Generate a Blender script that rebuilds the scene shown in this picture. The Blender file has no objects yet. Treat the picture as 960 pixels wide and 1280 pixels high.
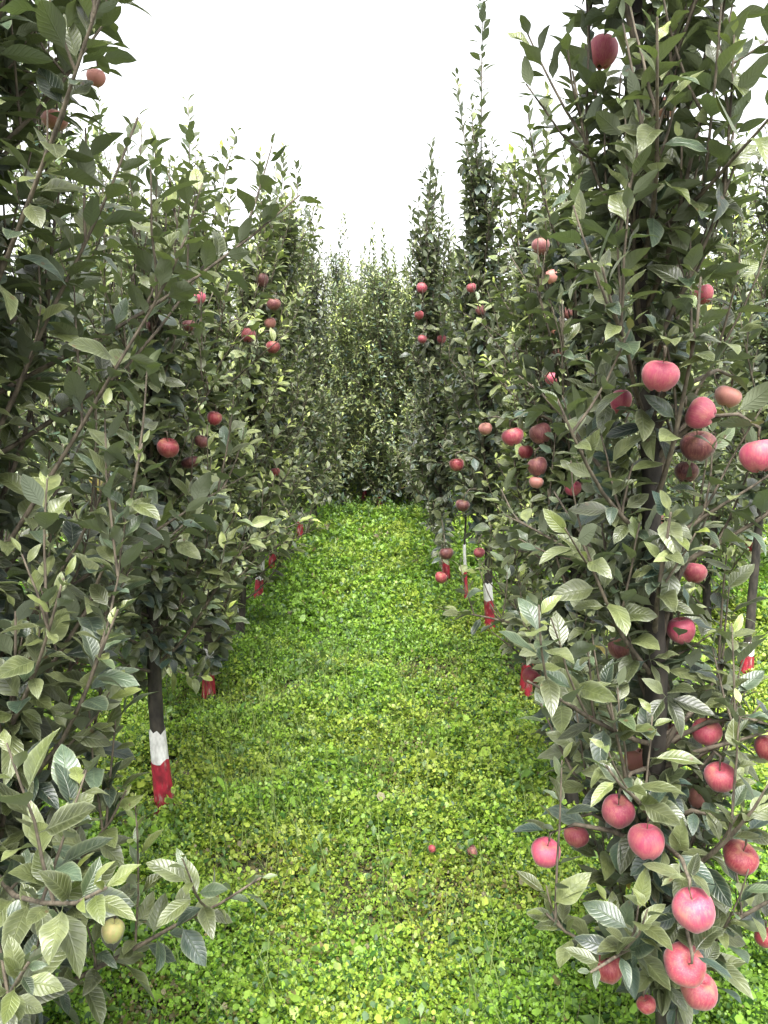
import bpy, math
import numpy as np
from mathutils import Vector

# ------------------------------------------------------------------ camera, sky, sun, exposure
SC = bpy.context.scene
COL = SC.collection
PITCH = math.radians(10.4)
CAMZ = 1.6
FPX = 985.0
cam_d = bpy.data.cameras.new('camera')
cam_d.sensor_fit = 'VERTICAL'
cam_d.sensor_height = 24.0
cam_d.lens = FPX / 1280.0 * 24.0
cam_d.clip_start = 0.02
cam_d.clip_end = 2000
cam = bpy.data.objects.new('camera', cam_d)
COL.objects.link(cam)
cam.location = (0, 0, CAMZ)
cam.rotation_euler = (math.radians(90) - PITCH, 0, 0)
SC.camera = cam

SUN_EL, SUN_AZ = math.radians(63), math.radians(182)
W = bpy.data.worlds.new('World')
SC.world = W
W.use_nodes = True
nt = W.node_tree
nt.nodes.clear()
wo = nt.nodes.new('ShaderNodeOutputWorld')
bg = nt.nodes.new('ShaderNodeBackground')
sky = nt.nodes.new('ShaderNodeTexSky')
sky.sky_type = 'NISHITA'
sky.sun_disc = False
sky.sun_elevation = SUN_EL
sky.sun_rotation = SUN_AZ
sky.air_density = 1.0
sky.dust_density = 4.0
hs = nt.nodes.new('ShaderNodeHueSaturation')
hs.inputs['Saturation'].default_value = 0.10      # an overcast sky has hardly any colour
nt.links.new(sky.outputs[0], hs.inputs['Color'])
nt.links.new(hs.outputs[0], bg.inputs['Color'])
bg.inputs['Strength'].default_value = 0.11
nt.links.new(bg.outputs[0], wo.inputs[0])
sd = bpy.data.lights.new('sun', 'SUN')
sd.energy = 1.25
sd.angle = math.radians(35)
sd.color = (1.0, 0.975, 0.94)
sun = bpy.data.objects.new('sun', sd)
COL.objects.link(sun)
dirv = Vector((math.sin(SUN_AZ) * math.cos(SUN_EL), math.cos(SUN_AZ) * math.cos(SUN_EL), math.sin(SUN_EL)))
sun.rotation_euler = dirv.to_track_quat('Z', 'Y').to_euler()
SC.view_settings.view_transform = 'Standard'
SC.view_settings.look = 'None'
SC.view_settings.gamma = 1.0
SC.view_settings.use_curve_mapping = False
SC.view_settings.exposure = 2.42
SC.cycles.max_bounces = 6
SC.cycles.diffuse_bounces = 1
SC.cycles.glossy_bounces = 2
SC.cycles.transmission_bounces = 3
SC.cycles.transparent_max_bounces = 4

# ------------------------------------------------------------------ helpers
UP = np.array((0.0, 0.0, 1.0))


def unit(v):
    v = np.asarray(v, float)
    return v / (np.linalg.norm(v, axis=-1, keepdims=True) + 1e-12)


def at(px, py, zc):
    """A place in the orchard at distance zc along the view, given where the photo shows it."""
    xc, yc = (px - 480) / FPX, -(py - 640) / FPX
    c, s = math.cos(PITCH), math.sin(PITCH)
    return np.array((zc * xc, zc * (c + yc * s), CAMZ + zc * (-s + yc * c)))


def seen(P):
    P = np.asarray(P, float)
    c, s = math.cos(PITCH), math.sin(PITCH)
    d = P - np.array((0, 0, CAMZ))
    zc = d[..., 1] * c - d[..., 2] * s
    yc = d[..., 1] * s + d[..., 2] * c
    return 480 + FPX * d[..., 0] / zc, 640 - FPX * yc / zc, zc


def tag(o, label=None, cat=None, group=None, kind=None):
    if label: o['label'] = label
    if cat: o['category'] = cat
    if group: o['group'] = group
    if kind: o['kind'] = kind
    return o


def obj(name, me, parent=None, mats=()):
    o = bpy.data.objects.new(name, me)
    COL.objects.link(o)
    if parent is not None:
        o.parent = parent
    for m in mats:
        me.materials.append(m)
    return o


def np_mesh(name, V, loops, starts, totals, mat_idx=None, smooth=True, uv=None, col=None):
    me = bpy.data.meshes.new(name)
    V = np.ascontiguousarray(V, dtype=np.float32)
    me.vertices.add(len(V))
    me.vertices.foreach_set('co', V.ravel())
    me.loops.add(len(loops))
    me.loops.foreach_set('vertex_index', np.ascontiguousarray(loops, dtype=np.int32))
    me.polygons.add(len(starts))
    me.polygons.foreach_set('loop_start', np.ascontiguousarray(starts, dtype=np.int32))
    if mat_idx is not None:
        me.polygons.foreach_set('material_index', np.ascontiguousarray(mat_idx, dtype=np.int32))
    if smooth:
        me.polygons.foreach_set('use_smooth', np.ones(len(starts), dtype=bool))
    me.update(calc_edges=True)
    if uv is not None:
        a = me.attributes.new('leafuv', 'FLOAT2', 'POINT')
        a.data.foreach_set('vector', np.ascontiguousarray(uv, dtype=np.float32).ravel())
    if col is not None:
        a = me.attributes.new('tint', 'FLOAT_COLOR', 'POINT')
        a.data.foreach_set('color', np.ascontiguousarray(col, dtype=np.float32).ravel())
    return me


def quads_mesh(name, V, Q, **k):
    Q = np.asarray(Q, dtype=np.int64)
    return np_mesh(name, V, Q.ravel(), np.arange(len(Q)) * 4, None, **k)


def tube(path, rad, sides=6, cap=True):
    path = np.asarray(path, float)
    n = len(path)
    T = unit(np.gradient(path, axis=0))
    ref = np.array((1.0, 0.13, 0.07))
    A = unit(np.cross(T, ref))
    B = np.cross(T, A)
    th = np.arange(sides) * 2 * math.pi / sides
    rad = np.asarray(rad, float)
    if rad.ndim == 1:
        rad = np.repeat(rad[:, None], sides, 1)
    V = path[:, None] + rad[..., None] * (np.cos(th)[None, :, None] * A[:, None] + np.sin(th)[None, :, None] * B[:, None])
    V = V.reshape(-1, 3)
    i = np.arange(n - 1)[:, None] * sides
    j = np.arange(sides)[None]
    k = (j + 1) % sides
    Q = np.stack((i + j, i + sides + j, i + sides + k, i + k), -1).reshape(-1, 4)
    if cap:
        V = np.vstack((V, path[-1] + T[-1] * rad[-1].mean() * 0.6))
        tip = len(V) - 1
        b = (n - 1) * sides
        cq = [(b + a, tip, tip, b + (a + 1) % sides) for a in range(sides)]
        return V, Q, np.array([(b + a, tip, b + (a + 1) % sides) for a in range(sides)])
    return V, Q, np.zeros((0, 3), int)


class Acc:
    """Collects tubes and leaves of one mesh."""
    def __init__(self):
        self.V, self.L, self.S, self.M, self.UV, self.C = [], [], [], [], [], []
        self.nv = self.nl = 0

    def add(self, V, F, mat=0, uv=None, col=None):
        F = np.asarray(F)
        if len(F) == 0:
            return
        self.L.append((F + self.nv).ravel())
        self.S.append(self.nl + np.arange(len(F)) * F.shape[1])
        self.M.append(np.full(len(F), mat))
        self.nl += F.size
        if V is not None:
            self.V.append(V)
            self.UV.append(uv if uv is not None else np.zeros((len(V), 2)))
            self.C.append(col if col is not None else np.ones((len(V), 4)))

    def push(self):
        self.nv = sum(len(v) for v in self.V)

    def tube(self, path, rad, sides=5, mat=0):
        V, Q, T = tube(path, rad, sides)
        self.add(V, Q, mat)
        self.add(None, T, mat)
        self.push()

    def mesh(self, name):
        return np_mesh(name, np.vstack(self.V), np.concatenate(self.L), np.concatenate(self.S), None,
                       mat_idx=np.concatenate(self.M), uv=np.vstack(self.UV), col=np.vstack(self.C))


# ------------------------------------------------------------------ materials
def new_mat(name):
    m = bpy.data.materials.new(name)
    m.use_nodes = True
    t = m.node_tree
    t.nodes.clear()
    out = t.nodes.new('ShaderNodeOutputMaterial')
    return m, t, out


def N(t, kind, **k):
    n = t.nodes.new(kind)
    for a, b in k.items():
        setattr(n, a, b)
    return n


def ramp(t, stops):
    r = t.nodes.new('ShaderNodeValToRGB')
    el = r.color_ramp.elements
    while len(el) < len(stops):
        el.new(0.5)
    for e, (p, c) in zip(el, stops):
        e.position = p
        e.color = (c[0], c[1], c[2], 1) if len(c) == 3 else c
    return r


def math_n(t, op, a, b=None, clamp=False):
    n = t.nodes.new('ShaderNodeMath')
    n.operation = op
    n.use_clamp = clamp
    for i, v in enumerate((a, b)):
        if v is None: continue
        if isinstance(v, (int, float)): n.inputs[i].default_value = v
        else: t.links.new(v, n.inputs[i])
    return n.outputs[0]


def mix_n(t, f, a, b, mode='MIX'):
    n = t.nodes.new('ShaderNodeMix')
    n.data_type = 'RGBA'
    n.blend_type = mode
    for s, v in ((0, f), (6, a), (7, b)):
        if isinstance(v, (int, float)): n.inputs[s].default_value = v
        elif isinstance(v, tuple): n.inputs[s].default_value = (v[0], v[1], v[2], 1)
        else: t.links.new(v, n.inputs[s])
    return n.outputs[2]


def leaf_material(name, veins=True, under=(0.15, 0.175, 0.12), trans=0.13, rough=0.38):
    m, t, out = new_mat(name)
    at_ = N(t, 'ShaderNodeAttribute', attribute_name='tint')
    col = at_.outputs['Color']
    geo = N(t, 'ShaderNodeNewGeometry')
    p = N(t, 'ShaderNodeBsdfPrincipled')
    nz = N(t, 'ShaderNodeTexNoise')
    nz.inputs['Scale'].default_value = 55
    nz.inputs['Detail'].default_value = 2
    t.links.new(geo.outputs['Position'], nz.inputs['Vector'])
    blot = ramp(t, ((0.3, (0.72, 0.74, 0.72)), (0.7, (1.25, 1.22, 1.2))))
    t.links.new(nz.outputs['Fac'], blot.inputs[0])
    col = mix_n(t, 1.0, col, blot.outputs[0], 'MULTIPLY')
    vs = N(t, 'ShaderNodeTexVoronoi')
    vs.inputs['Scale'].default_value = 38
    t.links.new(geo.outputs['Position'], vs.inputs['Vector'])
    gate = N(t, 'ShaderNodeTexNoise')
    gate.inputs['Scale'].default_value = 9
    t.links.new(geo.outputs['Position'], gate.inputs['Vector'])
    spot = math_n(t, 'MULTIPLY', math_n(t, 'LESS_THAN', vs.outputs['Distance'], 0.17), math_n(t, 'GREATER_THAN', gate.outputs['Fac'], 0.58))
    col = mix_n(t, math_n(t, 'MULTIPLY', spot, 0.75), col, (0.085, 0.050, 0.022))
    undercol = mix_n(t, 0.35, under, at_.outputs['Color'])
    if veins:
        uv = N(t, 'ShaderNodeAttribute', attribute_name='leafuv')
        sx = N(t, 'ShaderNodeSeparateXYZ')
        t.links.new(uv.outputs['Vector'], sx.inputs[0])
        u, v = sx.outputs[0], sx.outputs[1]
        av = math_n(t, 'ABSOLUTE', v)
        rib = math_n(t, 'SUBTRACT', 1.0, math_n(t, 'MULTIPLY', av, 11.0), clamp=True)
        ph = math_n(t, 'SUBTRACT', math_n(t, 'MULTIPLY', u, 52.0), math_n(t, 'MULTIPLY', av, 13.0))
        lat = math_n(t, 'POWER', math_n(t, 'MULTIPLY', math_n(t, 'ADD', math_n(t, 'SINE', ph), 1.0), 0.5), 6.0)
        lat = math_n(t, 'MULTIPLY', lat, 0.5)
        vein = math_n(t, 'MAXIMUM', rib, lat)
        light = mix_n(t, 0.5, col, (0.30, 0.34, 0.17))
        col = mix_n(t, math_n(t, 'MULTIPLY', vein, 0.38), col, light)
        edge = math_n(t, 'POWER', av, 7.0)
        col = mix_n(t, math_n(t, 'MULTIPLY', edge, 0.45), col, (0.30, 0.33, 0.20))  # bright halo round each leaf, painted into the margin colour
        bump = N(t, 'ShaderNodeBump')
        bump.inputs['Strength'].default_value = 0.4
        bump.inputs['Distance'].default_value = 0.003
        t.links.new(vein, bump.inputs['Height'])
        bump.invert = True
        t.links.new(bump.outputs[0], p.inputs['Normal'])
    face = mix_n(t, geo.outputs['Backfacing'], col, undercol)
    t.links.new(face, p.inputs['Base Color'])
    rr = math_n(t, 'ADD', math_n(t, 'MULTIPLY', geo.outputs['Backfacing'], 0.35), rough)
    t.links.new(rr, p.inputs['Roughness'])
    p.inputs['Specular IOR Level'].default_value = 0.75
    tr = N(t, 'ShaderNodeBsdfTranslucent')
    tcol = mix_n(t, 1.0, face, (1.3, 1.5, 0.6), 'MULTIPLY')
    t.links.new(tcol, tr.inputs['Color'])
    mx = N(t, 'ShaderNodeMixShader')
    mx.inputs[0].default_value = trans
    t.links.new(p.outputs[0], mx.inputs[1])
    t.links.new(tr.outputs[0], mx.inputs[2])
    t.links.new(mx.outputs[0], out.inputs[0])
    return m


def bark_material(name, c1, c2, scale=40, rough=0.85, bump_d=0.004):
    m, t, out = new_mat(name)
    tc = N(t, 'ShaderNodeTexCoord')
    mp = N(t, 'ShaderNodeMapping')
    mp.inputs['Scale'].default_value = (1, 1, 0.45)
    t.links.new(tc.outputs['Object'], mp.inputs[0])
    nz = N(t, 'ShaderNodeTexNoise')
    nz.inputs['Scale'].default_value = scale
    nz.inputs['Detail'].default_value = 6
    t.links.new(mp.outputs[0], nz.inputs['Vector'])
    r = ramp(t, ((0.35, c1), (0.65, c2)))
    t.links.new(nz.outputs['Fac'], r.inputs[0])
    p = N(t, 'ShaderNodeBsdfPrincipled')
    t.links.new(r.outputs[0], p.inputs['Base Color'])
    p.inputs['Roughness'].default_value = rough
    b = N(t, 'ShaderNodeBump')
    b.inputs['Strength'].default_value = 0.7
    b.inputs['Distance'].default_value = bump_d
    t.links.new(nz.outputs['Fac'], b.inputs['Height'])
    t.links.new(b.outputs[0], p.inputs['Normal'])
    t.links.new(p.outputs[0], out.inputs[0])
    return m


def apple_material():
    m, t, out = new_mat('apple_skin')
    oi = N(t, 'ShaderNodeObjectInfo')
    tc = N(t, 'ShaderNodeTexCoord')
    mp = N(t, 'ShaderNodeMapping')
    mp.inputs['Scale'].default_value = (1, 1, 0.12)
    t.links.new(tc.outputs['Object'], mp.inputs[0])
    off = N(t, 'ShaderNodeVectorMath', operation='ADD')
    t.links.new(mp.outputs[0], off.inputs[0])
    cmb = N(t, 'ShaderNodeCombineXYZ')
    t.links.new(math_n(t, 'MULTIPLY', oi.outputs['Random'], 30.0), cmb.inputs[0])
    t.links.new(cmb.outputs[0], off.inputs[1])
    st = N(t, 'ShaderNodeTexNoise')
    st.inputs['Scale'].default_value = 11
    st.inputs['Detail'].default_value = 5
    st.inputs['Roughness'].default_value = 0.65
    t.links.new(off.outputs[0], st.inputs['Vector'])
    big = N(t, 'ShaderNodeTexNoise')
    big.inputs['Scale'].default_value = 1.3
    o2 = N(t, 'ShaderNodeVectorMath', operation='ADD')
    t.links.new(tc.outputs['Object'], o2.inputs[0])
    t.links.new(cmb.outputs[0], o2.inputs[1])
    t.links.new(o2.outputs[0], big.inputs['Vector'])
    r1 = ramp(t, ((0.42, (0, 0, 0)), (0.72, (1, 1, 1))))
    t.links.new(st.outputs['Fac'], r1.inputs[0])
    r2 = ramp(t, ((0.45, (0, 0, 0)), (0.75, (1, 1, 1))))
    t.links.new(big.outputs['Fac'], r2.inputs[0])
    base = oi.outputs['Color']
    pale = mix_n(t, 0.5, base, (0.56, 0.27, 0.18))
    f = math_n(t, 'ADD', math_n(t, 'MULTIPLY', r1.outputs[0], 0.65), math_n(t, 'MULTIPLY', r2.outputs[0], 0.55), clamp=True)
    c = mix_n(t, f, base, pale)
    vo = N(t, 'ShaderNodeTexVoronoi')
    vo.inputs['Scale'].default_value = 7.5
    t.links.new(tc.outputs['Object'], vo.inputs['Vector'])
    sx = N(t, 'ShaderNodeSeparateXYZ')
    t.links.new(tc.outputs['Object'], sx.inputs[0])
    topz = ramp(t, ((0.50, (0, 0, 0)), (0.85, (1, 1, 1))))
    t.links.new(math_n(t, 'ADD', math_n(t, 'MULTIPLY', sx.outputs[2], 0.5), math_n(t, 'MULTIPLY', math_n(t, 'SUBTRACT', big.outputs['Fac'], 0.4), 1.2)), topz.inputs[0])
    c = mix_n(t, math_n(t, 'MULTIPLY', topz.outputs[0], 0.5), c, mix_n(t, 0.5, base, (0.50, 0.42, 0.12)))
    sp = ramp(t, ((0.06, (1, 1, 1)), (0.11, (0, 0, 0))))
    t.links.new(vo.outputs['Distance'], sp.inputs[0])
    c = mix_n(t, math_n(t, 'MULTIPLY', sp.outputs[0], 0.55), c, (0.72, 0.52, 0.36))
    p = N(t, 'ShaderNodeBsdfPrincipled')
    t.links.new(c, p.inputs['Base Color'])
    rgh = math_n(t, 'ADD', math_n(t, 'MULTIPLY', big.outputs['Fac'], 0.35), 0.42)
    t.links.new(rgh, p.inputs['Roughness'])
    p.inputs['Sheen Weight'].default_value = 0.25
    p.inputs['Sheen Roughness'].default_value = 0.4
    p.inputs['Specular IOR Level'].default_value = 0.55
    t.links.new(p.outputs[0], out.inputs[0])
    return m


def ground_material():
    m, t, out = new_mat('orchard_soil')
    tc = N(t, 'ShaderNodeTexCoord')
    a = N(t, 'ShaderNodeTexNoise')
    a.inputs['Scale'].default_value = 2.2
    a.inputs['Detail'].default_value = 8
    b = N(t, 'ShaderNodeTexNoise')
    b.inputs['Scale'].default_value = 46
    b.inputs['Detail'].default_value = 6
    for n in (a, b):
        t.links.new(tc.outputs['Object'], n.inputs['Vector'])
    ra = ramp(t, ((0.35, (0.038, 0.030, 0.020)), (0.55, (0.040, 0.045, 0.018)), (0.75, (0.06, 0.065, 0.022))))
    t.links.new(a.outputs['Fac'], ra.inputs[0])
    rb = ramp(t, ((0.3, (0.35, 0.35, 0.35)), (0.7, (1.7, 1.6, 1.5))))
    t.links.new(b.outputs['Fac'], rb.inputs[0])
    c = mix_n(t, 1.0, ra.outputs[0], rb.outputs[0], 'MULTIPLY')
    p = N(t, 'ShaderNodeBsdfPrincipled')
    t.links.new(c, p.inputs['Base Color'])
    p.inputs['Roughness'].default_value = 0.95
    bp = N(t, 'ShaderNodeBump')
    bp.inputs['Distance'].default_value = 0.02
    t.links.new(b.outputs['Fac'], bp.inputs['Height'])
    t.links.new(bp.outputs[0], p.inputs['Normal'])
    t.links.new(p.outputs[0], out.inputs[0])
    return m


M_LEAF = leaf_material('apple_leaf')
M_FAR = leaf_material('apple_leaf_plain', veins=False)
M_WEED = leaf_material('weed_leaf', veins=False, under=(0.17, 0.24, 0.07), trans=0.38, rough=0.5)
M_BARK = bark_material('dark_bark', (0.012, 0.010, 0.008), (0.055, 0.046, 0.036))
M_TWIG = bark_material('twig_bark', (0.05, 0.04, 0.028), (0.14, 0.115, 0.08), 90, bump_d=0.001)
M_WHITE = bark_material('white_lime_wash', (0.50, 0.49, 0.47), (0.80, 0.79, 0.77), 60, 0.8, 0.002)
M_RED = bark_material('red_trunk_paint', (0.16, 0.010, 0.020), (0.42, 0.02, 0.045), 60, 0.55, 0.002)
def flaked(mat, other, amount):
    t = mat.node_tree
    p = [n for n in t.nodes if n.type == 'BSDF_PRINCIPLED'][0]
    src = p.inputs['Base Color'].links[0].from_socket
    tc = N(t, 'ShaderNodeTexCoord')
    nz = N(t, 'ShaderNodeTexNoise')
    mp = N(t, 'ShaderNodeMapping')
    mp.inputs['Scale'].default_value = (1, 1, 0.3)
    t.links.new(tc.outputs['Object'], mp.inputs[0])
    nz.inputs['Scale'].default_value = 48
    nz.inputs['Detail'].default_value = 8
    nz.inputs['Roughness'].default_value = 0.7
    t.links.new(mp.outputs[0], nz.inputs['Vector'])
    r = ramp(t, ((amount, (0, 0, 0)), (amount + 0.12, (1, 1, 1))))
    t.links.new(nz.outputs['Fac'], r.inputs[0])
    t.links.new(mix_n(t, r.outputs[0], src, other), p.inputs['Base Color'])


flaked(M_RED, (0.34, 0.24, 0.21), 0.53)
flaked(M_WHITE, (0.10, 0.085, 0.07), 0.64)
M_APPLE = apple_material()
M_STEM = bark_material('apple_stem', (0.06, 0.04, 0.02), (0.16, 0.11, 0.05), 200, bump_d=0.0005)
M_CALYX = bark_material('dry_calyx', (0.03, 0.02, 0.012), (0.12, 0.08, 0.04), 200, bump_d=0.0005)
M_SOIL = ground_material()


# ------------------------------------------------------------------ value noise
class Noise2:
    def __init__(self, seed, n=64):
        self.g = np.random.default_rng(seed).random((n, n))
        self.n = n

    def __call__(self, x, y, s):
        x, y = np.asarray(x) * s + 100.3, np.asarray(y) * s + 71.7
        i, j = np.floor(x).astype(int), np.floor(y).astype(int)
        fx, fy = x - i, y - j
        fx, fy = fx * fx * (3 - 2 * fx), fy * fy * (3 - 2 * fy)
        g, n = self.g, self.n
        a = g[i % n, j % n] * (1 - fx) + g[(i + 1) % n, j % n] * fx
        b = g[i % n, (j + 1) % n] * (1 - fx) + g[(i + 1) % n, (j + 1) % n] * fx
        return a * (1 - fy) + b * fy


NA, NB, NC_ = Noise2(5), Noise2(9), Noise2(14)


def ground_z(x, y):
    x, y = np.asarray(x, float), np.asarray(y, float)
    near = np.exp(-((np.abs(x) / 9) ** 2 + ((y - 5) / 14) ** 2))
    z = (NA(x, y, 0.9) - 0.5) * 0.06 + (NB(x, y, 3.1) - 0.5) * 0.03
    return z * near


# ------------------------------------------------------------------ ground sheet
def build_ground():
    def axis(c):
        a = np.concatenate((np.linspace(0, 6, 61), np.geomspace(6.3, 400, 34)))
        return np.concatenate((c - a[:0:-1], c + a))
    X, Y = np.meshgrid(axis(0), axis(5), indexing='ij')
    V = np.stack((X, Y, ground_z(X, Y)), -1).reshape(-1, 3)
    n, m_ = X.shape
    i = (np.arange(n - 1)[:, None] * m_ + np.arange(m_ - 1)[None]).ravel()
    Q = np.stack((i, i + m_, i + m_ + 1, i + 1), -1)
    o = obj('ground', quads_mesh('ground', V, Q), mats=[M_SOIL])
    tag(o, 'dark soil and weedy earth of the orchard floor', kind='structure')


build_ground()

# ------------------------------------------------------------------ leaf templates
def leaf_template(nu, nv):
    """Rows along the blade (first rows are the petiole), nv+1 columns across."""
    us = np.concatenate(((0.0, 0.14), np.linspace(0.2, 1.0, nu))) if nu > 3 else np.concatenate(((0.0,), np.linspace(0.2, 1.0, nu)))
    vs = np.linspace(-1, 1, nv + 1)
    U, Vv = np.meshgrid(us, vs, indexing='ij')
    Q = []
    c = nv + 1
    for i in range(len(us) - 1):
        for j in range(nv):
            a = i * c + j
            Q.append((a, a + c, a + c + 1, a + 1))
    return U.ravel(), Vv.ravel(), np.array(Q)


TEMPL = {'hero': leaf_template(9, 4), 'mid': leaf_template(5, 2), 'far': leaf_template(3, 2)}


def leaves_geometry(rng, P, D, Nn, L, Wd, colr, lod):
    """P base points, D directions, Nn upper-side normals, L lengths (petiole and blade), Wd half-width ratio."""
    U, Vv, Q = TEMPL[lod]
    n, k = len(P), len(U)
    D = unit(D)
    S = unit(np.cross(D, Nn))
    Nn = np.cross(S, D)
    b = np.clip((U - 0.17) / 0.83, 0, 1)
    prof = np.where(U < 0.19, 0.035, np.sin(math.pi * np.clip(b, 0, 1) ** 0.82) ** 0.85)
    prof = np.where(U >= 0.999, 0.01, np.maximum(prof, 0.035))
    if lod == 'hero':
        row = np.round(b * 40)
        prof = prof * (1 + 0.05 * np.cos(row * 2.3) * (np.abs(Vv) > 0.9))
    curl = rng.uniform(-0.05, 0.75, n)
    roll = rng.normal(0, 0.10, n)
    fold = rng.uniform(0.05, 0.45, n)
    wav = rng.normal(0, 0.06, n)
    ph = rng.uniform(0, 6.28, n)
    x = U[None] - 0.15 * curl[:, None] * b[None] ** 2
    z = -curl[:, None] * 0.55 * b[None] ** 2
    w = prof[None] * Vv[None] * Wd[:, None]
    z = z + np.abs(w) * fold[:, None] + wav[:, None] * np.sin(b[None] * 9 + ph[:, None] + Vv[None] * 2) * np.abs(Vv[None]) * prof[None] * 0.5
    z = z + roll[:, None] * w * b[None] * 2
    pts = P[:, None] + L[:, None, None] * (x[..., None] * D[:, None] + w[..., None] * S[:, None] + z[..., None] * Nn[:, None])
    # the upper side is the face whose winding gives +Nn
    Qa = (Q[None] + (np.arange(n) * k)[:, None, None]).reshape(-1, 4)
    uv = np.tile(np.stack((b, Vv), -1), (n, 1))
    c4 = np.concatenate((colr, np.ones((n, 1))), 1)
    return pts.reshape(-1, 3), Qa[:, ::-1], uv, np.repeat(c4, k, 0)


def leaf_colors(rng, n, young, tone):
    """Olive and grey green adult leaves; young ones at the shoot tips yellow green."""
    r = rng.random((n, 1))
    a = np.array((0.026, 0.036, 0.012)); b = np.array((0.112, 0.128, 0.058)); c = np.array((0.020, 0.043, 0.034))
    col = a + (b - a) * r
    k = (rng.random((n, 1)) < 0.32)
    col = np.where(k, c + 0.02 * rng.random((n, 1)), col)
    y = np.array((0.38, 0.46, 0.085))
    col = col + (y - col) * np.clip(young[:, None], 0, 1)
    col = col * tone * rng.uniform(0.5, 1.5, (n, 1))
    old = rng.random((n, 1)) < 0.0008
    return np.where(old, np.array((0.34, 0.27, 0.04)), col)


# ------------------------------------------------------------------ tree generator
def bend(p0, d0, length, up, rng, n=7, wob=0.15):
    pts = [np.array(p0, float)]
    d = unit(d0)
    for _ in range(n - 1):
        d = unit(d + UP * up / n + rng.normal(0, wob, 3) / math.sqrt(n))
        pts.append(pts[-1] + d * length / (n - 1))
    return np.array(pts)


def sample_path(path, s):
    seg = np.linalg.norm(np.diff(path, axis=0), axis=1)
    cum = np.concatenate(((0,), np.cumsum(seg)))
    s = np.asarray(s) * cum[-1]
    P = np.stack([np.interp(s, cum, path[:, i]) for i in range(3)], -1)
    T = unit(np.gradient(path, axis=0))
    D = unit(np.stack([np.interp(s, cum, T[:, i]) for i in range(3)], -1))
    return P, D, cum[-1]


class Leaves:
    def __init__(self):
        self.P, self.D, self.N, self.L, self.W, self.Y = [], [], [], [], [], []

    def add(self, P, D, Nn, L, W, Y):
        for a, b in zip((self.P, self.D, self.N, self.L, self.W, self.Y), (P, D, Nn, L, W, Y)):
            a.append(b)

    def cat(self):
        return [np.concatenate(a) for a in (self.P, self.D, self.N, self.L, self.W, self.Y)]


def leaf_normals(rng, D, A):
    """Upper sides look towards the sky and, on upright shoots, towards the shoot."""
    n = len(D)
    v = UP[None] * 0.8 + A * 0.6 + rng.normal(0, 0.42, (n, 3))
    v = v - (v * D).sum(1, keepdims=True) * D
    return unit(v)


def shoot_leaves(rng, LV, path, spacing, size, angle=55, start=0.12, young=0.0, droop=0.25):
    _, _, ln = sample_path(path, [0])
    n = max(3, int(ln * (1 - start) / spacing))
    s = np.linspace(start, 0.995, n) + rng.uniform(-.3, .3, n) * spacing / ln
    s = np.clip(s, 0, 1)
    P, A, _ = sample_path(path, s)
    phi = np.arange(n) * 2.399963 + rng.uniform(0, 6.28) + rng.normal(0, 0.35, n)
    ref = unit(np.cross(A, np.array((0.3, 0.8, 0.2))))
    B = np.cross(A, ref)
    R = np.cos(phi)[:, None] * ref + np.sin(phi)[:, None] * B
    al = np.radians(rng.normal(angle, 12, n)) * (1 - 0.45 * s ** 4)
    D = np.cos(al)[:, None] * A + np.sin(al)[:, None] * R
    D = unit(D - UP * droop * rng.uniform(0, 1.4, (n, 1)) * (1 - s[:, None] ** 3))
    tip = np.clip((s - 0.72) / 0.28, 0, 1)
    L = size * rng.uniform(0.55, 1.22, n) * (1 - 0.5 * tip)
    Wd = rng.uniform(0.165, 0.23, n) * (1 - 0.15 * tip)
    Y = np.clip(young * (0.25 + tip) * rng.uniform(0.5, 1.2, n), 0, 1)
    LV.add(P, D, leaf_normals(rng, D, A), L, Wd, Y)


def rosette(rng, LV, p, d, n, size):
    d = unit(d)
    phi = np.arange(n) * 2.399963 + rng.uniform(0, 6.28)
    ref = unit(np.cross(d, np.array((0.3, 0.2, 0.9))))
    B = np.cross(d, ref)
    R = np.cos(phi)[:, None] * ref + np.sin(phi)[:, None] * B
    al = np.radians(rng.uniform(35, 85, n))
    D = np.cos(al)[:, None] * d + np.sin(al)[:, None] * R
    D = unit(D - UP * rng.uniform(0, 0.4, (n, 1)))
    P = np.repeat(np.asarray(p)[None], n, 0) + d * rng.uniform(0, 0.012, (n, 1))
    A = np.repeat(d[None], n, 0)
    LV.add(P, D, leaf_normals(rng, D, A), size * rng.uniform(0.7, 1.15, n), rng.uniform(0.17, 0.23, n), np.zeros(n))


KEEP_CLEAR = []     # (px, py, radius px, depth, share removed) fruit and painted trunks the photo shows uncovered


def crosses(path, base):
    p, _, _ = sample_path(path, np.linspace(0, 1, 30))
    x, y, zc = seen(p + np.asarray(base))
    for (px, py, r, d, share) in KEEP_CLEAR:
        if share >= 0.95 and r > 11 and ((np.hypot(x - px, y - py) < r * 0.8) & (zc < d + 0.01) & (zc > 0.1)).any():
            return True
    return False


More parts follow.
